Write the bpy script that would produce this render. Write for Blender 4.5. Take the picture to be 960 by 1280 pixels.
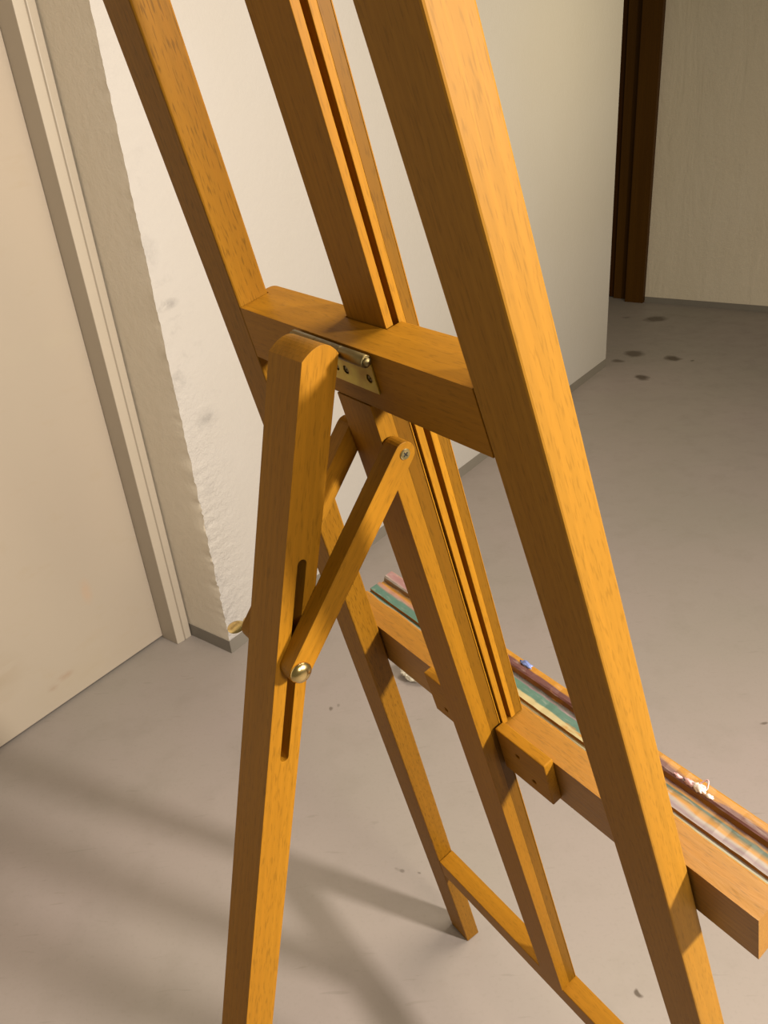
import bpy, bmesh, math, random
from mathutils import Vector, Matrix, noise as mn

for o in list(bpy.data.objects): bpy.data.objects.remove(o, do_unlink=True)
SC = bpy.context.scene
COL = SC.collection
V = Vector
random.seed(7)

# ------------------------------------------------------------------ camera, world, lights, exposure
cam_d = bpy.data.cameras.new('camera'); cam = bpy.data.objects.new('camera', cam_d); COL.objects.link(cam)
cR = V((0.9956, -0.0450, -0.0828)).normalized(); cF = V((0.0, 0.8787, -0.4774)).normalized()
cR = (cR - cF * cR.dot(cF)).normalized(); cU = cR.cross(cF).normalized()
cam.matrix_world = Matrix(((cR.x, cU.x, -cF.x, 0), (cR.y, cU.y, -cF.y, 0), (cR.z, cU.z, -cF.z, 1.45), (0, 0, 0, 1)))
cam_d.sensor_fit = 'VERTICAL'; cam_d.sensor_height = 24.0; cam_d.lens = 24.0 * 1004.93 / 1280.0
cam_d.clip_start = 0.02
SC.camera = cam

world = bpy.data.worlds.new('world'); SC.world = world; world.use_nodes = True
bg = world.node_tree.nodes['Background']
bg.inputs[0].default_value = (1.0, 0.86, 0.50, 1); bg.inputs[1].default_value = 0.15

def area(name, loc, target, size, power, colour, shape='DISK', size_y=None, spread=None):
    d = bpy.data.lights.new(name, 'AREA'); d.shape = shape; d.size = size
    if size_y: d.size_y = size_y
    d.energy = power; d.color = colour
    if spread: d.spread = math.radians(spread)
    o = bpy.data.objects.new(name, d); COL.objects.link(o); o.location = loc
    o.rotation_euler = (V(target) - V(loc)).to_track_quat('-Z', 'Y').to_euler()
    return o
area('ceiling_lamp_light', (1.78, -0.46, 1.88), (0.3, 0.05, 0.90), 0.22, 84, (1.0, 0.90, 0.78), spread=160)
area('second_lamp_light', (0.80, 0.95, 2.62), (0.6, 0.8, 0.0), 1.1, 49, (1.0, 0.86, 0.66))
area('rear_lamp_light', (1.55, -1.95, 2.40), (0.3, 0.4, 0.8), 0.7, 68, (1.0, 0.88, 0.66))
area('far_lamp_light', (2.60, 2.30, 2.25), (1.0, 3.4, 1.55), 0.5, 7, (1.0, 0.84, 0.48), spread=85)

SC.view_settings.view_transform = 'Standard'; SC.view_settings.look = 'None'
SC.view_settings.exposure = 0.0; SC.view_settings.gamma = 1.0
SC.view_settings.use_curve_mapping = False

# ------------------------------------------------------------------ node helpers
class NT:
    def __init__(s, name):
        s.m = bpy.data.materials.new(name); s.m.use_nodes = True
        s.t = s.m.node_tree; s.b = s.t.nodes['Principled BSDF']
    def n(s, typ, **kw):
        nd = s.t.nodes.new(typ)
        for k, v in kw.items(): setattr(nd, k, v)
        return nd
    def l(s, a, b): s.t.links.new(a, b)
    def val(s, sock, v):
        if isinstance(v, bpy.types.NodeSocket): s.l(v, sock)
        else: sock.default_value = v
    def math(s, op, a, b=0.0, c=0.0, clamp=False):
        nd = s.n('ShaderNodeMath', operation=op, use_clamp=clamp)
        s.val(nd.inputs[0], a); s.val(nd.inputs[1], b); s.val(nd.inputs[2], c)
        return nd.outputs[0]
    def noise(s, vec, scale, detail=3, rough=0.5, dist=0.0):
        nd = s.n('ShaderNodeTexNoise'); s.l(vec, nd.inputs['Vector'])
        nd.inputs['Scale'].default_value = scale; nd.inputs['Detail'].default_value = detail
        nd.inputs['Roughness'].default_value = rough; nd.inputs['Distortion'].default_value = dist
        return nd.outputs['Fac']
    def mapr(s, v, a, b, c=0.0, d=1.0):
        nd = s.n('ShaderNodeMapRange', clamp=True); s.val(nd.inputs[0], v)
        for i, q in enumerate((a, b, c, d)): nd.inputs[i + 1].default_value = q
        return nd.outputs[0]
    def mix(s, f, a, b, mode='MIX'):
        nd = s.n('ShaderNodeMix', data_type='RGBA', blend_type=mode)
        s.val(nd.inputs[0], f)
        for i, q in ((6, a), (7, b)):
            if isinstance(q, bpy.types.NodeSocket): s.l(q, nd.inputs[i])
            else: nd.inputs[i].default_value = (*q, 1)
        return nd.outputs[2]
    def obj(s): return s.n('ShaderNodeTexCoord').outputs['Object']
    def xyz(s, v):
        nd = s.n('ShaderNodeSeparateXYZ'); s.l(v, nd.inputs[0]); return nd.outputs
    def scale(s, v, sc):
        nd = s.n('ShaderNodeMapping'); s.l(v, nd.inputs[0]); nd.inputs['Scale'].default_value = sc; return nd.outputs[0]
    def bump(s, h, strength, dist):
        nd = s.n('ShaderNodeBump'); nd.inputs['Strength'].default_value = strength; nd.inputs['Distance'].default_value = dist
        s.l(h, nd.inputs['Height']); s.l(nd.outputs[0], s.b.inputs['Normal'])
    def base(s, c):
        if isinstance(c, bpy.types.NodeSocket): s.l(c, s.b.inputs['Base Color'])
        else: s.b.inputs['Base Color'].default_value = (*c, 1)
    def rough(s, r): s.val(s.b.inputs['Roughness'], r)

def wood_nodes(t, base, dark, fleck=0.30):
    """Beech with its grain along local Z."""
    oc = t.obj()
    oi = t.n('ShaderNodeObjectInfo')
    add = t.n('ShaderNodeVectorMath', operation='ADD'); t.l(oc, add.inputs[0])
    mul = t.n('ShaderNodeVectorMath', operation='SCALE'); mul.inputs[0].default_value = (3.1, 1.7, 5.3)
    t.l(oi.outputs['Random'], mul.inputs[3]); t.l(mul.outputs[0], add.inputs[1])
    v = add.outputs[0]
    broad = t.noise(t.scale(v, (22, 22, 1.3)), 1.0, 3, 0.55)
    fine = t.noise(t.scale(v, (260, 260, 7)), 1.0, 3, 0.6)
    fl = t.noise(t.scale(v, (760, 760, 85)), 1.0, 1.5, 0.5)
    w = t.n('ShaderNodeTexWave', wave_type='RINGS', rings_direction='Z', wave_profile='SIN')
    off = t.n('ShaderNodeVectorMath', operation='ADD'); t.l(t.scale(oc, (1, 1, 0.10)), off.inputs[0]); off.inputs[1].default_value = (0.075, 0.045, 0)
    t.l(off.outputs[0], w.inputs['Vector']); w.inputs['Scale'].default_value = 62
    w.inputs['Distortion'].default_value = 1.2; w.inputs['Detail'].default_value = 2; w.inputs['Detail Scale'].default_value = 1.0
    c = t.mix(t.mapr(broad, 0.3, 0.7), base, dark)
    c = t.mix(t.math('MULTIPLY', t.mapr(fine, 0.42, 0.7), 0.35), c, tuple(q * 0.62 for q in base))
    c = t.mix(t.math('MULTIPLY', w.outputs['Fac'], 0.34), c, tuple(q * 0.72 for q in base))
    c = t.mix(t.math('MULTIPLY', t.mapr(fl, 0.56, 0.68), fleck), c, tuple(q * 0.35 for q in base))
    return c, fine

def wood(name, base, dark, fleck=0.30, rough=0.5):
    t = NT(name); c, f = wood_nodes(t, base, dark, fleck)
    t.base(c); t.rough(rough); t.b.inputs['Specular IOR Level'].default_value = 0.11
    t.bump(f, 0.12, 0.0006)
    return t.m

BEECH = (0.315, 0.142, 0.0090); BEECH_D = (0.275, 0.116, 0.0068)
M_wood = wood('beech_lacquered', BEECH, BEECH_D, 0.34)
M_wood_pale = wood('beech_paler', (0.325, 0.158, 0.0185), (0.288, 0.132, 0.0140), 0.30)
M_wood_fleck = wood('beech_flecked', tuple(q * 0.84 for q in BEECH), tuple(q * 0.84 for q in BEECH_D), 0.62)
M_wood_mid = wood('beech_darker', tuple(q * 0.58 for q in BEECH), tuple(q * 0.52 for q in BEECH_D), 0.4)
M_dark = wood('brown_door_wood', (0.085, 0.036, 0.004), (0.065, 0.026, 0.003), 0.3, 0.5)
M_dark2 = wood('brown_leaf_wood', (0.050, 0.017, 0.002), (0.04, 0.014, 0.002), 0.3, 0.5)

def metal(name, col, rough=0.25, tint=None):
    t = NT(name); t.b.inputs['Metallic'].default_value = 1.0; oc = t.obj()
    n = t.noise(oc, 90, 3)
    t.base(t.mix(n, col, tint or tuple(q * 0.75 for q in col))); t.rough(t.mapr(n, 0.3, 0.7, rough * 0.8, rough * 1.3))
    return t.m
M_brass = metal('brass', (0.72, 0.55, 0.25), 0.22)
M_screw = metal('brass_screw', (0.85, 0.72, 0.36), 0.25)
M_zinc = metal('yellow_zinc', (0.44, 0.38, 0.035), 0.40, (0.46, 0.27, 0.10))
M_steel = metal('dull_steel_barrel', (0.22, 0.175, 0.085), 0.42)
def plain(name, col, rough=0.5, var=0.15, sc=60):
    t = NT(name); n = t.noise(t.obj(), sc, 3); t.base(t.mix(n, col, tuple(q * (1 - var) for q in col))); t.rough(rough)
    return t.m
M_black = plain('black_iron', (0.012, 0.010, 0.009), 0.5)
M_paper = plain('white_crumpled_paper', (0.66, 0.63, 0.54), 0.8, 0.08, 20)
M_white_paint = plain('dried_white_paint', (0.82, 0.74, 0.72), 0.5, 0.25, 160)
M_pink_paint = plain('dried_pink_paint', (0.62, 0.38, 0.42), 0.5, 0.35, 160)
M_blue_paint = plain('dried_blue_paint', (0.13, 0.18, 0.42), 0.45, 0.3, 120)

# floor: grey poured screed with stains
def spot(t, x, y, px, py, rx, ry, soft=0.35):
    a = t.math('DIVIDE', t.math('SUBTRACT', x, px), rx); b = t.math('DIVIDE', t.math('SUBTRACT', y, py), ry)
    d = t.math('SQRT', t.math('ADD', t.math('MULTIPLY', a, a), t.math('MULTIPLY', b, b)))
    return t.mapr(d, 1.0 + soft, 1.0 - soft)
t = NT('grey_floor_coating'); oc = t.obj()
big = t.noise(oc, 1.3, 3, 0.5); mid = t.noise(oc, 9, 4, 0.6); grit = t.noise(oc, 130, 2)
c = t.mix(t.mapr(big, 0.35, 0.65), (0.288, 0.248, 0.240), (0.266, 0.240, 0.220))
c = t.mix(t.math('MULTIPLY', t.mapr(mid, 0.5, 0.75), 0.18), c, (0.169, 0.150, 0.127))
c = t.mix(t.math('MULTIPLY', t.mapr(grit, 0.55, 0.75), 0.10), c, (0.138, 0.127, 0.112))
wob = t.n('ShaderNodeTexNoise'); wob.inputs['Scale'].default_value = 18; t.l(oc, wob.inputs['Vector'])
wv = t.n('ShaderNodeVectorMath', operation='MULTIPLY_ADD'); t.l(wob.outputs['Color'], wv.inputs[0]); wv.inputs[1].default_value = (0.05, 0.05, 0); t.l(oc, wv.inputs[2])
X = t.xyz(wv.outputs[0]); dark = None
for (px, py, rx, ry, k) in ((1.763, 4.794, .062, .05, .75), (1.44, 4.20, .05, .045, .7), (1.602, 4.065, .036, .04, .85), (1.361, 3.825, .03, .04, .8),
                            (1.321, 4.11, .03, .025, .6), (1.683, 4.0, .012, .012, .7), (1.606, 4.888, .025, .015, .4),
                            (0.366, 0.814, .005, .007, .8), (-0.040, 1.115, .005, .005, .5), (-0.003, 1.113, .003, .004, .5),
                            (-0.193, 1.618, .006, .007, .6), (-0.168, 1.621, .005, .006, .35), (-0.296, 1.124, .004, .005, .5), (0.869, 1.42, .006, .006, .6)):
    s_ = t.math('MULTIPLY', spot(t, X[0], X[1], px + .025, py + .025, rx, ry), k)
    dark = s_ if dark is None else t.math('MAXIMUM', dark, s_)
c = t.mix(dark, c, (0.054, 0.038, 0.025))
sc1 = t.noise(t.scale(oc, (14, 90, 1)), 1.0, 2, 0.5, 0.6)
c = t.mix(t.math('MULTIPLY', t.mapr(sc1, 0.68, 0.76), 0.22), c, (0.138, 0.123, 0.104))
t.base(c); t.rough(t.mapr(mid, 0.3, 0.7, 0.42, 0.6)); t.b.inputs['Specular IOR Level'].default_value = 0.3
t.bump(mid, 0.05, 0.01)
M_floor = t.m
M_cove = plain('grey_cove_paint', (0.208, 0.188, 0.165), 0.5, 0.12, 14)

# ------------------------------------------------------------------ room frame: s along the left wall, n across it
WD = V((0.6252, 0.7805, 0)); PD = V((-0.7805, 0.6252, 0))
def W(s, n, z=0.0): return WD * s + PD * n + V((0, 0, z))
ROOM = Matrix(((WD.x, PD.x, 0, 0), (WD.y, PD.y, 0, 0), (0, 0, 1, 0), (0, 0, 0, 1)))   # local x = s, y = n

# white painted masonry: rough, with chipped dirty corner and a scuffed base
def wall_mat(name, col, bump_s, corner=False, brush=False):
    t = NT(name); oc = t.obj(); x, y, z = t.xyz(oc)
    a = t.noise(oc, 2.2, 3); b = t.noise(oc, 38, 4, 0.6); g = t.noise(oc, 170, 3)
    c = t.mix(t.mapr(a, 0.3, 0.7), col, tuple(q * k for q, k in zip(col, (0.975, 0.965, 0.94))))
    c = t.mix(t.math('MULTIPLY', t.mapr(b, 0.56, 0.74), 0.06), c, (0.5, 0.46, 0.4))
    h = t.math('ADD', t.math('MULTIPLY', b, 0.7), t.math('MULTIPLY', g, 0.3))
    if corner:
        near = t.mapr(x, 1.34, 1.185)
        low = t.mapr(z, 0.95, 0.45)
        sm = t.noise(t.scale(oc, (16, 16, 22)), 1.0, 4, 0.7, 0.4)
        k = t.math('MULTIPLY', t.math('MULTIPLY', t.mapr(sm, 0.57, 0.74), near), 0.32)
        k = t.math('MULTIPLY', k, t.mapr(z, 1.2, 0.9, 0.35, 1.0))
        c = t.mix(k, c, (0.20, 0.19, 0.20))
        for (px, pz, rx, rz, kk) in ((1.20, 1.015, .030, .010, .7), (1.19, 0.83, .020, .018, .45), (1.19, 1.14, .02, .03, .25), (1.26, .71, .03, .02, .3)):
            s_ = spot(t, x, z, px, pz, rx, rz, 0.7)
            c = t.mix(t.math('MULTIPLY', t.math('MULTIPLY', s_, t.mapr(sm, 0.35, 0.6)), kk), c, (0.10, 0.095, 0.10))
        chip = t.math('MULTIPLY', t.math('MULTIPLY', low, t.mapr(x, 1.33, 1.2)), t.noise(oc, 75, 4, 0.65, 0.5))
        h = t.math('ADD', h, t.math('MULTIPLY', chip, 6.0))
    if brush:
        br = t.noise(t.scale(oc, (9, 9, 1.6)), 1.0, 5, 0.6, 0.8); h = t.math('ADD', h, t.math('MULTIPLY', br, 2.5))
    t.base(c); t.rough(0.75); t.b.inputs['Specular IOR Level'].default_value = 0.2
    t.bump(h, bump_s, 0.004)
    return t.m
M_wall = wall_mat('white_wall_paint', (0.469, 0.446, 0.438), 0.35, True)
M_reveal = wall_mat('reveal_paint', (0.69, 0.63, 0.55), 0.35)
M_back = wall_mat('rough_grey_white_paint', (0.65, 0.58, 0.48), 0.8, brush=True)

t = NT('cream_door_paint'); oc = t.obj(); x, y, z = t.xyz(oc)
a = t.noise(oc, 1.8, 3); sm = t.noise(t.scale(oc, (9, 9, 26)), 1.0, 4, 0.6, 0.3)
c = t.mix(t.mapr(a, 0.3, 0.7), (0.400, 0.338, 0.277), (0.385, 0.331, 0.273))
c = t.mix(t.math('MULTIPLY', t.mapr(sm, 0.58, 0.78), 0.30), c, (0.36, 0.29, 0.20))
for (px, pz, rx, rz, kk, cc) in ((0.93, 0.285, .012, .028, .35, (.45, .30, .20)), (0.80, 0.085, .018, .008, .6, (.30, .19, .13)), (0.76, 0.075, .012, .008, .5, (.28, .2, .15)),
                                 (0.62, 0.20, .06, .05, .45, (.33, .27, .2)), (1.0, 0.95, .09, .02, .3, (.4, .35, .28)), (0.86, 0.06, .12, .035, .25, (.36, .30, .22))):
    s_ = spot(t, x, z, px, pz, rx, rz, 0.7); c = t.mix(t.math('MULTIPLY', t.math('MULTIPLY', s_, t.mapr(sm, 0.3, 0.55)), kk * 1.4), c, cc)
t.base(c); t.rough(0.42); t.b.inputs['Specular IOR Level'].default_value = 0.4; t.bump(t.noise(oc, 60, 3), 0.06, 0.003)
M_door = t.m
M_frame = plain('cream_frame_paint', (0.423, 0.369, 0.304), 0.42, 0.06, 9)

# ------------------------------------------------------------------ mesh helpers
def link(name, bm, mat, parent=None, mw=None, bevel=0.0, smooth=False, segs=2):
    me = bpy.data.meshes.new(name); bmesh.ops.recalc_face_normals(bm, faces=bm.faces); bm.to_mesh(me); bm.free()
    if mat: me.materials.append(mat)
    o = bpy.data.objects.new(name, me); COL.objects.link(o)
    if parent is not None: o.parent = parent
    if mw is not None: o.matrix_basis = (parent_world(parent).inverted() @ mw) if parent is not None else mw
    if smooth:
        for p in me.polygons: p.use_smooth = True
    if bevel:
        b = o.modifiers.new('bevel', 'BEVEL'); b.width = bevel; b.segments = segs; b.limit_method = 'ANGLE'; b.angle_limit = math.radians(35)
    return o
def parent_world(p):
    m = p.matrix_basis.copy()
    while p.parent is not None:
        p = p.parent; m = p.matrix_basis @ m
    return m
def frame_mat(origin, z, xh):
    z = z.normalized(); x = (xh - z * xh.dot(z)).normalized(); y = z.cross(x)
    return Matrix(((x.x, y.x, z.x, origin.x), (x.y, y.y, z.y, origin.y), (x.z, y.z, z.z, origin.z), (0, 0, 0, 1)))
def loft(name, loop0, loop1, mat, parent=None, bevel=0.0, xh=None, smooth=False):
    """Solid between two matching world-space loops; local Z runs from the first to the second."""
    c0 = sum(loop0, V()) / len(loop0); c1 = sum(loop1, V()) / len(loop1)
    mw = frame_mat(c0, c1 - c0, xh or (loop0[1] - loop0[0])); inv = mw.inverted()
    bm = bmesh.new(); a = [bm.verts.new(inv @ p) for p in loop0]; b = [bm.verts.new(inv @ p) for p in loop1]
    n = len(a)
    for i in range(n): bm.faces.new((a[i], a[(i + 1) % n], b[(i + 1) % n], b[i]))
    for cap in (a, list(reversed(b))):
        if n > 4:
            e = [bm.edges.get((cap[i], cap[(i + 1) % n])) for i in range(n)]
            bmesh.ops.triangle_fill(bm, use_beauty=True, edges=e)
        else: bm.faces.new(cap)
    return link(name, bm, mat, parent, mw, bevel, smooth)
def slab(name, outer, holes, origin, ex, ey, ez, thick, mat, parent=None, bevel=0.0, zaxis=None):
    """Plate: outline with holes in the (ex, ey) plane at origin, thickness along ez; grain along zaxis (default ey)."""
    mw = frame_mat(origin, zaxis or ey, ey if zaxis is not None else ex); inv = mw.inverted()
    bm = bmesh.new(); edges = []; loops = []
    for lp in [outer] + holes:
        vs = [bm.verts.new(inv @ (origin + ex * p[0] + ey * p[1])) for p in lp]; loops.append(vs)
        for i in range(len(vs)): edges.append(bm.edges.new((vs[i], vs[(i + 1) % len(vs)])))
    bmesh.ops.triangle_fill(bm, use_beauty=True, edges=edges)
    r = bmesh.ops.extrude_face_region(bm, geom=bm.faces[:])
    d = inv.to_3x3() @ (ez * thick)
    bmesh.ops.translate(bm, vec=d, verts=[g for g in r['geom'] if isinstance(g, bmesh.types.BMVert)])
    return link(name, bm, mat, parent, mw, bevel)
def revolve(name, prof, origin, axis, xh, mat, parent=None, n=28, extra=None):
    mw = frame_mat(origin, axis, xh); bm = bmesh.new(); rings = []
    for (r, z) in prof:
        rings.append([bm.verts.new((r * math.cos(2 * math.pi * i / n), r * math.sin(2 * math.pi * i / n), z)) for i in range(n)] if r > 1e-6 else [bm.verts.new((0, 0, z))])
    for a, b in zip(rings, rings[1:]):
        if len(a) == 1 and len(b) == 1: continue
        for i in range(n):
            j = (i + 1) % n
            if len(a) == 1: bm.faces.new((a[0], b[j], b[i]))
            elif len(b) == 1: bm.faces.new((a[i], a[j], b[0]))
            else: bm.faces.new((a[i], a[j], b[j], b[i]))
    if extra: extra(bm)
    o = link(name, bm, mat, parent, mw, smooth=True)
    o.data.set_sharp_from_angle(angle=math.radians(40))
    return o
def arc(cx, cy, r, a0, a1, n): return [(cx + r * math.cos(math.radians(a0 + (a1 - a0) * i / n)), cy + r * math.sin(math.radians(a0 + (a1 - a0) * i / n))) for i in range(n + 1)]
def structure(o): o['kind'] = 'structure'; return o

# ------------------------------------------------------------------ floor and walls
bm = bmesh.new(); vs = [bm.verts.new(p) for p in ((-2.2, -1.6, 0), (3.6, -1.6, 0), (3.6, 7.2, 0), (-2.2, 7.2, 0))]; f = bm.faces.new(vs)
r = bmesh.ops.extrude_face_region(bm, geom=[f]); bmesh.ops.translate(bm, vec=(0, 0, -0.08), verts=[g for g in r['geom'] if isinstance(g, bmesh.types.BMVert)])
structure(link('floor', bm, M_floor))

HZ = 2.7
def plan(name, pts, z0, z1, mat, bevel=0.0):
    bm = bmesh.new(); n = len(pts)
    a = [bm.verts.new((p[0], p[1], z0)) for p in pts]; b = [bm.verts.new((p[0], p[1], z1)) for p in pts]
    for i in range(n): bm.faces.new((a[i], a[(i + 1) % n], b[(i + 1) % n], b[i]))
    bm.faces.new(a); bm.faces.new(list(reversed(b)))
    return structure(link(name, bm, mat, None, ROOM, bevel))

# left wall: gridded near its chipped corner, so that the broken edge is real relief
S0, SE, N0, NB = 1.1775, 3.925, 1.562, 2.05
bm = bmesh.new()
zs = []
z = 0.0
while z < 1.75: zs.append(z); z += 0.0085
zs += [1.95, 2.2, HZ]
cols = [('n', N0 + d) for d in (0.50, 0.172, 0.10, 0.05, 0.025, 0.010)] + [('c', 0)] + [('s', S0 + d) for d in (0.006, 0.014, 0.024, 0.036, 0.05, 0.066, 0.084, 0.105, 0.13, 0.17, 0.6, 1.6)] + [('s', SE)] + [('e', NB)]
grid = []
for z in zs:
    row = []
    low = max(0.0, min(1.0, (0.80 - z) / 0.35)) * (1 if z > 0.05 else 0.3)
    e1 = mn.noise(V((z * 38, 1.3, 0))); e2 = mn.noise(V((z * 95, 7.7, 0))); e3 = mn.noise(V((z * 9, 3.1, 0)))
    for kind, q in cols:
        if kind == 'n': s, n = S0, q; d = q - N0
        elif kind == 'c': s, n = S0, N0; d = 0
        elif kind == 's': s, n = q, N0; d = q - S0
        else: s, n = SE, q; d = 9
        if kind in 'nc' and d < 0.03:
            k = (1 - d / 0.03)
            s += k * (0.002 * e2 + 0.0015 * e1 + low * (0.0035 * max(0, e1 + 0.15) + 0.0045 * abs(e2)))
        if kind in 'cs' and d < 0.12:
            k = (1 - d / 0.12)
            bumpy = mn.noise(V((d * 60, z * 60, 2.0))) + 0.6 * mn.noise(V((d * 140, z * 140, 5.0)))
            n += k * (0.0012 * bumpy) + k * low * (0.0050 * bumpy + 0.003 * max(0, e1))
        row.append(bm.verts.new((s, n, z)))
    grid.append(row)
for r0, r1 in zip(grid, grid[1:]):
    for i in range(len(cols) - 1): bm.faces.new((r0[i], r0[i + 1], r1[i + 1], r1[i]))
wl = structure(link('wall_left', bm, M_wall, None, ROOM, smooth=True))
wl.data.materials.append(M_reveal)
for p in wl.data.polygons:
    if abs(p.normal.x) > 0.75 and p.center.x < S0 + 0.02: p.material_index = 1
wl.data.set_sharp_from_angle(angle=math.radians(38))

plan('wall_left_far_side', [(-1.6, N0), (0.165, N0), (0.165, NB), (-1.6, NB)], 0, HZ, M_reveal)
plan('wall_above_door', [(0.165, N0), (S0, N0), (S0, NB), (0.165, NB)], 2.14, HZ, M_reveal)
# grey floor coating turned up at the foot of the walls
CH = 0.043
plan('baseboard_left', [(S0 - 0.002, N0 - 0.002), (SE + 0.002, N0 - 0.002), (SE + 0.002, NB), (SE, NB), (SE, N0), (S0, N0), (S0, 1.735), (S0 - 0.002, 1.735)], 0.0, CH, M_cove)
# cream steel door in its frame
FN = 1.733
plan('trim_1', [(1.122, FN + 0.004), (1.147, FN), (1.1495, FN + 0.006), (1.152, FN), (S0 - 0.0045, FN), (S0 - 0.0045, 1.86), (1.122, 1.86)], 0.0, 2.10, M_frame, 0.0015)
plan('trim_2', [(0.166, FN), (0.193, FN), (0.1955, FN + 0.006), (0.198, FN), (0.222, FN + 0.004), (0.222, 1.86), (0.166, 1.86)], 0.0, 2.10, M_frame, 0.0015)
plan('trim_3', [(0.166, FN), (S0 - 0.001, FN), (S0 - 0.001, 1.86), (0.166, 1.86)], 2.10, 2.139, M_frame, 0.0015)
plan('door_1', [(0.225, 1.803), (1.1212, 1.803), (1.1212, 1.845), (0.225, 1.845)], 0.009, 2.095, M_door, 0.0015)
# black plug in the left wall
revolve('wall_plug_hole', [(0, 0.004), (0.004, 0.004), (0.0055, 0.002), (0.0055, -0.003), (0, -0.003)], W(1.8457, N0, 0.23), -PD, V((0, 0, 1)), M_black)
bpy.data.objects['wall_plug_hole']['kind'] = 'structure'
# far end of the room: rough wall, brown timber door casing and leaf
plan('wall_back', [(5.20, 1.825), (5.20, -1.6), (5.40, -1.6), (5.40, 1.825)], 0, HZ, M_back)
plan('baseboard_back', [(5.196, 1.822), (5.196, -1.6), (5.20, -1.6), (5.20, 1.822)], 0, 0.035, M_cove)
plan('trim_4', [(5.165, 1.826), (5.165, 1.945), (5.23, 1.945), (5.23, 2.05), (5.40, 2.05), (5.40, 1.826)], 0, HZ, M_dark, 0.002)
plan('door_2', [(5.25, 2.055), (5.25, 2.95), (5.30, 2.95), (5.30, 2.055)], 0.006, HZ, M_dark2, 0.002)

# ------------------------------------------------------------------ easel
O = V((0.2362, 0.7082, 0)); EA = V((0.5504, -0.8349, 0)).normalized(); EU = V((-0.1947, -0.1283, 0.9724)).normalized(); EB = EA.cross(EU).normalized()
if EB.dot(V((-0.8119, -0.5353, -0.2332))) < 0: EB = -EB
def P(a, u, b): return O + EA * a + EU * u + EB * b
H0, H1 = 0.2814, -0.1054
def hw(u): return H0 + H1 * u
easel = bpy.data.objects.new('easel', None); COL.objects.link(easel); easel.location = O
easel['label'] = 'beech studio easel with paint-crusted tray, centre mast and hinged rear leg, on grey floor'
easel['category'] = 'easel'

UT = 1.74; WU = 0.0465; DU = 0.0277
def floor_cut(a_fn, b):           # where the line (a(u), u, b) meets the floor
    u = -EB.z * b / EU.z
    return P(a_fn(u), u, b)
def upright(sign, mat):
    inner = lambda u: sign * hw(u); outer = lambda u: sign * (hw(u) + WU)
    l0 = [floor_cut(inner, 0), floor_cut(outer, 0), floor_cut(outer, -DU), floor_cut(inner, -DU)]
    l1 = [P(inner(UT), UT, 0), P(outer(UT), UT, 0), P(outer(UT), UT, -DU), P(inner(UT), UT, -DU)]
    return loft('upright', l0, l1, mat, easel, 0.0016)
upright(-1, M_wood_fleck); upright(1, M_wood_pale)

def along_u(name, sec, u0, u1, mat, bevel=0.001, parent=None):
    return loft(name, [P(a, u0, b) for a, b in sec], [P(a, u1, b) for a, b in sec], mat, parent or easel, bevel, xh=EA)
# hinge bar between the uprights, notched in front for the sliding mast
BU0, BU1, DB = 1.2846, 1.3305, 0.0396
hb = (hw(BU0) + hw(BU1)) / 2
def bar_loop(u):
    h = hw(u) - 0.0002; e = 0.152
    fr = DU + 0.0006
    return [P(a, u, b) for a, b in ([(-h, 0), (h, 0), (h, -fr), (e, -fr)] + [(e - 0.006 + q[0], -DB + 0.006 + q[1]) for q in arc(0, 0, 0.006, 0, -90, 4)] +
            [(0.0262, -DB), (0.0262, -0.0268), (-0.0250, -0.0268), (-0.0250, -DB)] + [(-e + 0.006 + q[0], -DB + 0.006 + q[1]) for q in arc(0, 0, 0.006, -90, -180, 4)] + [(-e, -fr), (-h, -fr)])]
L0, L1 = bar_loop(BU0), bar_loop(BU1)
# grain of this bar runs along its length, so build it with local Z along the bar
mw = frame_mat(P(0, (BU0 + BU1) / 2, -0.02), EA, EU); inv = mw.inverted()
bm = bmesh.new(); a_ = [bm.verts.new(inv @ p) for p in L0]; b_ = [bm.verts.new(inv @ p) for p in L1]; n = len(a_)
for i in range(n): bm.faces.new((a_[i], a_[(i + 1) % n], b_[(i + 1) % n], b_[i]))
for cap in (a_, b_): bmesh.ops.triangle_fill(bm, use_beauty=True, edges=[bm.edges.get((cap[i], cap[(i + 1) % n])) for i in range(n)])
link('hinge_bar', bm, M_wood, easel, mw, 0.0012)

# fixed centre post: light back, strip in a darker brown tone along its sides, thin light facing in front
PA = 0.0212
def rect(a, b0, b1): return [(-a, b0), (a, b0), (a, b1), (-a, b1)]
post = along_u('center_post', rect(PA, 0.0007, -0.0139), 0.3362, 1.2839, M_wood, 0.0004)
along_u('darker_strip', rect(PA - 0.0003, -0.0139, -0.0256), 0.3362, 1.2839, M_wood_mid, 0.0003, post)['label'] = 'darker brown strip'
along_u('facing_strip', rect(PA + 0.0004, -0.0256, -0.0268), 0.3362, 1.2839, M_wood, 0.0003, post)
# sliding mast: thin back board, recessed core, front board with a darker band in its edge
m_r = [(0.0240, -0.0279), (0.0240, -0.0341), (0.0125, -0.0343), (0.0125, -0.0388), (0.0240, -0.0390), (0.0240, -0.0446)]
mast = along_u('sliding_mast', [(-a, b) for a, b in reversed(m_r)] + m_r, 0.9000, 2.0, M_wood, 0.0004)
along_u('darker_strip', rect(0.0238, -0.0446, -0.0533), 0.9000, 2.0, M_wood_mid, 0.0003, mast)['label'] = 'darker brown strip'
along_u('facing_strip', rect(0.0241, -0.0533, -0.0543), 0.9000, 2.0, M_wood, 0.0003, mast)

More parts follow.
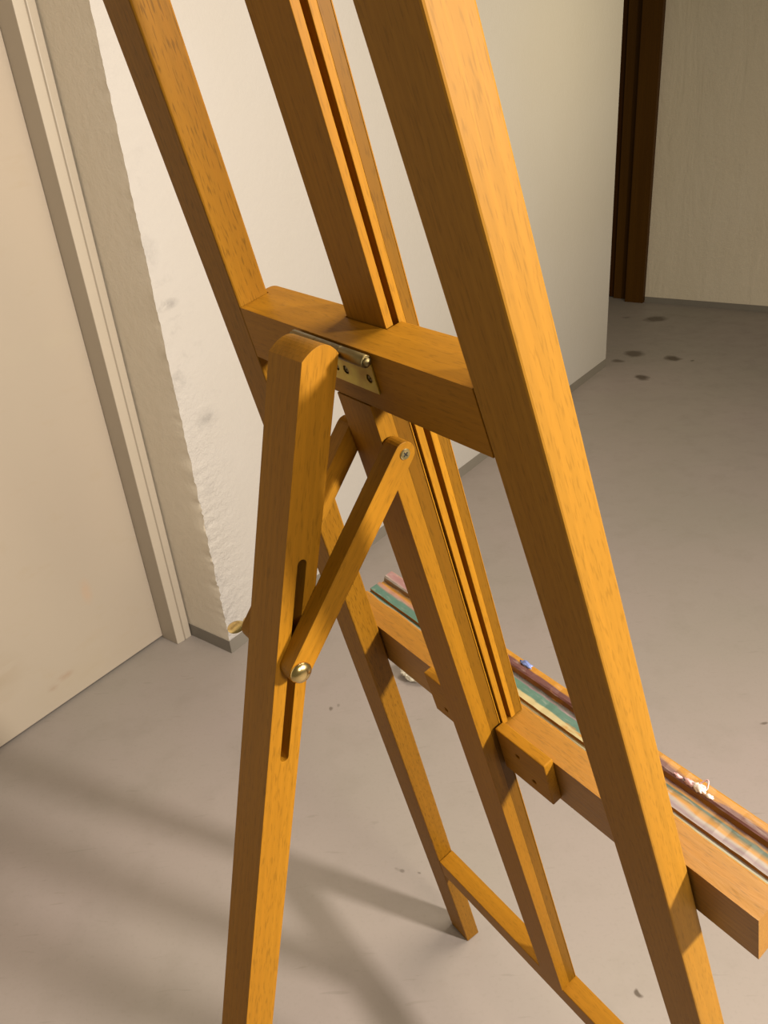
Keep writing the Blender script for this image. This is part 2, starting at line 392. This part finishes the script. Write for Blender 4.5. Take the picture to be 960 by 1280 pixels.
# low crossbar
def crossbar():
    u0, u1, b1 = 0.2879, 0.3362, -0.0279
    e = 0.0004
    l0 = [P(-hw(u0) + e, u0, 0), P(-hw(u1) + e, u1, 0), P(-hw(u1) + e, u1, b1), P(-hw(u0) + e, u0, b1)]
    l1 = [P(hw(u0) - e, u0, 0), P(hw(u1) - e, u1, 0), P(hw(u1) - e, u1, b1), P(hw(u0) - e, u0, b1)]
    loft('crossbar', l0, l1, M_wood, easel, 0.0014, xh=EU)
crossbar()

# tray ---------------------------------------------------------------
TU, TL, TBK, TFR = 0.8988, 0.8359, -0.0297, -0.1010
TA0, TA1 = -0.253, 0.2925
def tray_material():
    t = NT('beech_tray_with_dried_paint'); c, f = wood_nodes(t, BEECH, BEECH_D, 0.4)
    oc = t.obj(); x, y, z = t.xyz(oc)          # local: x = up (u), y = depth, z along the tray
    nrm = t.n('ShaderNodeTexCoord').outputs['Normal']; up = t.mapr(t.xyz(nrm)[0], 0.25, 0.5)
    wv = t.noise(t.scale(oc, (60, 60, 12)), 1.0, 4, 0.65, 0.4)
    d = t.math('ADD', t.math('ABSOLUTE', y), t.math('MULTIPLY', t.math('SUBTRACT', wv, 0.5), 0.010))
    pos = t.mapr(d, 0.0285, 0.0713)            # 0 at the block's front edge, 1 at the lip's outer edge
    # two palettes that alternate along the tray
    def ramp(stops):
        nd = t.n('ShaderNodeValToRGB'); cr = nd.color_ramp
        while len(cr.elements) < len(stops): cr.elements.new(0.5)
        for e, (p, q) in zip(cr.elements, stops): e.position = p; e.color = (*q, 1)
        t.l(pos, nd.inputs[0]); return nd.outputs[0]
    orange = BEECH; teal = (0.050, 0.120, 0.098); cream = (0.33, 0.28, 0.145); violet = (0.155, 0.108, 0.130); white = (0.25, 0.23, 0.21)
    maroon = (0.085, 0.030, 0.030); dgreen = (0.03, 0.06, 0.045); slate = (0.065, 0.07, 0.065); pinkw = (0.25, 0.135, 0.11)
    mid = ramp([(0.0, slate), (0.10, cream), (0.26, cream), (0.30, teal), (0.46, teal), (0.50, violet), (0.58, slate), (0.66, maroon), (0.84, maroon), (0.88, orange)])
    rgt = ramp([(0.0, (0.20, 0.215, 0.12)), (0.09, white), (0.19, violet), (0.27, white), (0.32, orange), (0.44, dgreen), (0.50, dgreen), (0.54, orange), (0.60, maroon), (0.80, maroon), (0.86, orange)])
    lft = ramp([(0.0, white), (0.06, teal), (0.34, teal), (0.40, pinkw), (0.56, orange), (0.66, slate), (0.72, white), (0.80, (0.22, 0.115, 0.12)), (0.92, (0.22, 0.115, 0.12)), (0.97, pinkw)])
    zz = t.math('ADD', z, t.math('MULTIPLY', t.math('SUBTRACT', t.noise(oc, 14, 2), 0.5), 0.12))
    pc = t.mix(t.mapr(zz, 0.17, 0.12), mid, lft)
    pc = t.mix(t.mapr(zz, 0.37, 0.43), pc, rgt)
    pc = t.mix(t.math('MULTIPLY', t.mapr(t.noise(t.scale(oc, (300, 300, 60)), 1.0, 3), 0.58, 0.7), 0.22), pc, (0.34, 0.30, 0.28))
    keep = t.mapr(t.noise(t.scale(oc, (70, 70, 16)), 1.0, 4, 0.6), 0.30, 0.38, 0.0, 0.97)
    where = t.mapr(d, 0.0285, 0.0300)
    t.base(t.mix(t.math('MULTIPLY', t.math('MULTIPLY', where, keep), up), c, pc)); t.rough(0.45)
    t.bump(t.math('ADD', wv, t.math('MULTIPLY', f, 0.2)), 0.35, 0.0015)
    return t.m
g = 0.0042
tray_sec = [(TBK, TL), (TBK, TU), (-0.0572, TU), (-0.0582, TU - 0.001), (-0.0600, TU - 0.001), (-0.0606, TU - g), (-0.0630, TU - g), (-0.0638, TU - 0.0005), (-0.0790, TU - 0.0010),
            (-0.0797, TU - g), (-0.0850, TU - g), (-0.0870, TU + 0.0005), (-0.0890, TU + 0.0015), (TFR + 0.002, TU + 0.0010), (TFR, TU - 0.001), (TFR, TU - 0.016), (-0.0620, TU - 0.016), (-0.0600, TL)]
tl0 = [P(TA0, u, b) for b, u in tray_sec]; tl1 = [P(TA1, u, b) for b, u in tray_sec]
mwT = frame_mat(P(TA0, TU, TBK), EA, EU); inv = mwT.inverted()
bm = bmesh.new(); NS = 60; rings = []
for k in range(NS + 1):
    q = k / NS; ring = []
    for i, (b, u) in enumerate(tray_sec):
        a = TA0 + (TA1 - TA0) * q; du = 0
        if 7 <= i <= 13: du = 0.0008 * mn.noise(V((a * 60, b * 300, 0))) + 0.0007 * mn.noise(V((a * 170, b * 500, 4)))
        ring.append(bm.verts.new(inv @ P(a, u + du, b)))
    rings.append(ring)
n = len(tray_sec)
for r0, r1 in zip(rings, rings[1:]):
    for i in range(n): bm.faces.new((r0[i], r0[(i + 1) % n], r1[(i + 1) % n], r1[i]))
for cap in (rings[0], rings[-1]): bmesh.ops.triangle_fill(bm, use_beauty=True, edges=[bm.edges.get((cap[i], cap[(i + 1) % n])) for i in range(n)])
tray = link('tray', bm, tray_material(), easel, mwT)
# cleats that straddle the post behind the tray, each with two countersunk screw holes
def cleat(a0, a1, flip):
    u0, u1, b0, b1 = 0.8420, 0.9040, TBK + 0.0002, -0.0178
    w_ = a1 - a0; h_ = u1 - u0
    hx = [0.40 * w_, 0.66 * w_]
    if flip: hx = [w_ - q for q in hx]
    holes = [[(hx[0] + 0.0026 * math.cos(k * math.pi / 6), 0.66 * h_ + 0.0026 * math.sin(k * math.pi / 6)) for k in range(12)],
             [(hx[1] + 0.0026 * math.cos(k * math.pi / 6), 0.26 * h_ + 0.0026 * math.sin(k * math.pi / 6)) for k in range(12)]]
    return slab('cleat', [(0, 0), (w_, 0), (w_, h_), (0, h_)], holes, P(a0, u0, b0), EA, EU, EB, b1 - b0, M_wood, tray, 0.0012, zaxis=EA)
cleat(PA + 0.0016, 0.0885, False); cleat(-0.0885, -PA - 0.0016, True)
# dried lumps of paint on the tray
def blob(name, a, b, ru, ra, rb, mat, seed):
    bm = bmesh.new(); bmesh.ops.create_icosphere(bm, subdivisions=3, radius=1.0)
    for v in bm.verts:
        k = 1 + 0.45 * mn.noise(v.co * 2.2 + V((seed, 0, 0))) + 0.2 * mn.noise(v.co * 5 + V((0, seed, 0)))
        v.co *= k; v.co = V((v.co.x * ru, v.co.y * rb, v.co.z * ra))
    label = {'white_paint_lump': 'crusty white lump of dried paint', 'pink_paint_lump': 'pink lump of dried paint', 'blue_paint_lump': 'blue lump of dried paint'}[name]
    o = link(name, bm, mat, tray, frame_mat(P(a, TU + 0.0005, b), EA, EU), smooth=True); o['label'] = label
    return o
blob('white_paint_lump', 0.1985, -0.0920, 0.0042, 0.0062, 0.0042, M_white_paint, 1.0)
blob('white_paint_lump', 0.2090, -0.0905, 0.0024, 0.0038, 0.0022, M_white_paint, 5.0)
blob('pink_paint_lump', 0.1890, -0.0910, 0.0030, 0.0055, 0.0030, M_pink_paint, 3.0)
blob('pink_paint_lump', 0.1780, -0.0900, 0.0018, 0.0050, 0.0020, M_pink_paint, 9.0)
blob('blue_paint_lump', -0.0120, -0.0970, 0.0030, 0.0075, 0.0034, M_blue_paint, 2.0)
# curl of dried paint over the lip
def tube(name, pts, r, mat, parent):
    cu = bpy.data.curves.new(name, 'CURVE'); cu.dimensions = '3D'; cu.bevel_depth = r; cu.bevel_resolution = 3; cu.use_fill_caps = True
    sp = cu.splines.new('POLY'); sp.points.add(len(pts) - 1)
    for p_, q in zip(sp.points, pts): p_.co = (*q, 1)
    tmp = bpy.data.objects.new(name, cu); COL.objects.link(tmp)
    me = bpy.data.meshes.new_from_object(tmp.evaluated_get(bpy.context.evaluated_depsgraph_get()))
    bpy.data.objects.remove(tmp)
    me.materials.clear(); me.materials.append(mat)
    for p_ in me.polygons: p_.use_smooth = True
    o = bpy.data.objects.new(name, me); COL.objects.link(o); o.parent = parent
    o.matrix_basis = parent_world(parent).inverted()
    return o
tube('paint_curl', [P(0.1965 + 0.0085 * k / 8, TU + 0.003 + 0.0035 * math.sin(k / 8 * 2.6), -0.0930 - 0.007 * math.sin(k / 8 * math.pi)) for k in range(9)], 0.00065, M_pink_paint, tray)

# rear leg -----------------------------------------------------------
LT = V((-0.0432847, 0.4979952, 1.2926931)); LA = V((0.5810035, -0.8139011, 0)).normalized(); LD = V((-0.2053496, -0.1465888, -0.9676483)).normalized(); LN = LA.cross(LD)
if LN.dot(V((-0.7876, -0.5622, 0.2523))) < 0: LN = -LN
LW, LDp = 0.0412, 0.0283
def leg_floor(nn): return -(LT.z + LN.z * nn) / LD.z
SL0, SL1 = 0.1395, 0.3110; sc = -0.0146; sr = 0.0037
top = []
for k in range(13):
    q = k / 12; nn = -LDp + LDp * q
    top.append((nn, -0.0062 - 0.0085 * math.sin(q * math.pi) ** 0.85 + 0.0062 * (1 if k in () else q)))
outer = [(0, leg_floor(0)), (-LDp, leg_floor(-LDp))] + top
slot = [(sc + sr * math.cos(math.radians(a)), SL0 + sr + sr * math.sin(math.radians(a))) for a in range(180, 361, 20)] + [(sc + sr * math.cos(math.radians(a)), SL1 - sr + sr * math.sin(math.radians(a))) for a in range(0, 181, 20)]
leg = slab('rear_leg', outer, [slot], LT, LN, LD, -LA, LW, M_wood, easel, 0.0011)

# hinge --------------------------------------------------------------
hz = 1.3275
def hinge():
    s_r = 0.0033
    holes = [[(a + 0.0445 + s_r * math.cos(k * math.pi / 6), 0.0105 + s_r * math.sin(k * math.pi / 6)) for k in range(12)] for a in (-0.034, -0.006, 0.006, 0.034)]
    leaf = slab('hinge_leaf', [(0.0035, 0), (0.0855, 0), (0.0855, 0.0265), (0.0035, 0.0265)], holes, P(-0.0445, 1.2995, 0.0002), EA, EU, EB, 0.0014, M_zinc, easel, 0.0002)
    for a in (-0.034, -0.006, 0.006, 0.034):
        revolve('screw', [(0.0, 0.0006), (0.0007, 0.0006), (0.0009, 0.0011), (0.0022, 0.0009), (0.0022, 0.0003), (0.0, 0.0003)], P(a, 1.3100, 0.0), EB, EA, M_steel, leaf, 16)
    bar = revolve('hinge_barrel', [(0.0, -0.0475), (0.0034, -0.0475), (0.0044, -0.0468), (0.0044, -0.0160), (0.0040, -0.0156), (0.0044, -0.0152), (0.0044, 0.0152), (0.0040, 0.0156), (0.0044, 0.0160), (0.0044, 0.0440), (0.0040, 0.0446), (0.0030, 0.0446), (0.0026, 0.0466), (0.0012, 0.0476), (0.0, 0.0478)],
            P(0, hz, 0.0056), EA, EU, M_steel, easel, 24)
    bar['label'] = 'dull steel hinge barrel'; leaf['label'] = 'yellow zinc hinge leaf'
    # second leaf on the front face of the rear leg
    slab('hinge_leaf', [(0.002, 0), (0.039, 0), (0.039, 0.024), (0.002, 0.024)], [], LT - LA * LW - LN * (LDp + 0.0002) + LD * 0.004, LA, LD, -LN, 0.0012, M_zinc, easel, 0.0002)
hinge()

# braces between leg slot and post ------------------------------------
def brace(side):
    ai = 0.0228 if side > 0 else -0.0222
    th = 0.0155
    pS = (1.2462, -0.0048); pB = (1.1372, 0.1318)
    du, db = pB[0] - pS[0], pB[1] - pS[1]; L = math.hypot(du, db)
    ey = (EU * du + EB * db) / L; ex = EA.cross(ey)
    r_ = 0.0091
    out = [(r_ * math.cos(math.radians(a)), r_ * math.sin(math.radians(a))) for a in range(180, 361, 15)]
    out += [(r_ * math.cos(math.radians(a)), L + r_ * math.sin(math.radians(a))) for a in range(0, 181, 15)]
    org = P(ai, pS[0], pS[1])
    b = slab('brace', out, [], org, ex, ey, EA * side, th, M_wood, easel, 0.0008)
    def cross(bm):
        pass
    sc_o = revolve('screw', [(0.0, 0.0006), (0.0010, 0.0010), (0.0036, 0.0010), (0.0043, 0.0004), (0.0043, -0.0006), (0.0, -0.0006)], org + EA * side * (th + 0.0002), EA * side, EU, M_screw, b, 24)
    for rot in (25, 115):
        bm = bmesh.new(); bmesh.ops.create_cube(bm, size=1.0); bmesh.ops.scale(bm, vec=(0.0042, 0.0010, 0.0006), verts=bm.verts)
        m_ = frame_mat(org + EA * side * (th + 0.00105), EA * side, EU) @ Matrix.Rotation(math.radians(rot), 4, 'Z')
        link('screw_slot', bm, M_black, b, m_)
    if side > 0:
        revolve('bolt_head', [(0.0085, 0.0), (0.0087, 0.0010), (0.0083, 0.0018), (0.0070, 0.0032), (0.0050, 0.0044), (0.0026, 0.0050), (0.0, 0.0052)], P(ai + th, pB[0], pB[1]), EA, EU, M_brass, b, 36)['label'] = 'domed brass bolt head'
        revolve('screw_tip', [(0.0021, 0.0), (0.0021, 0.0055), (0.0013, 0.0068), (0.0, 0.0070)], P(ai, 1.2275, 0.0212), -EA, EU, M_black, b, 14)
    else:
        # wing nut
        c = P(ai - th, pB[0], pB[1])
        wn = revolve('wing_nut', [(0.0, 0.0), (0.0055, 0.0), (0.0052, 0.004), (0.0040, 0.008), (0.0, 0.0085)], c, -EA, EU, M_brass, b, 20)
        for k in (1, -1):
            bm = bmesh.new(); bmesh.ops.create_uvsphere(bm, u_segments=18, v_segments=12, radius=1.0)
            for v in bm.verts: v.co = V((v.co.x * 0.0070, v.co.y * 0.0015, v.co.z * 0.0080))
            m_ = frame_mat(c, -EA, EB) @ Matrix.Translation((0.0098 * k, 0, 0.0095)) @ Matrix.Rotation(math.radians(22 * k), 4, 'Y')
            link('wing', bm, M_brass, b, m_, smooth=True)
    return b
brace(1); brace(-1)
# axle of the braces through the slot
revolve('axle', [(0.0, 0.0), (0.0026, 0.0), (0.0026, 0.0445), (0.0, 0.0445)], P(-0.0222, 1.1372, 0.1318), EA, EU, M_brass, easel, 14)

# ------------------------------------------------------------------ crumpled paper on the floor behind the tray
bm = bmesh.new(); bmesh.ops.create_icosphere(bm, subdivisions=4, radius=1.0)
for v in bm.verts:
    k = 1 + 0.30 * mn.noise(v.co * 1.5 + V((4, 0, 0))) + 0.22 * abs(mn.noise(v.co * 3.2)) - 0.1 * abs(mn.noise(v.co * 7))
    v.co *= k; v.co = V((v.co.x * 0.034, v.co.y * 0.022, v.co.z * 0.022))
lo = min(v.co.z for v in bm.verts)
pp = link('crumpled_paper', bm, M_paper, None, Matrix.Translation((0.039, 1.694, -lo)) @ Matrix.Rotation(math.radians(-35), 4, 'Z'))
pp['label'] = 'small crumpled white paper lying on the floor behind the easel tray'; pp['category'] = 'paper'
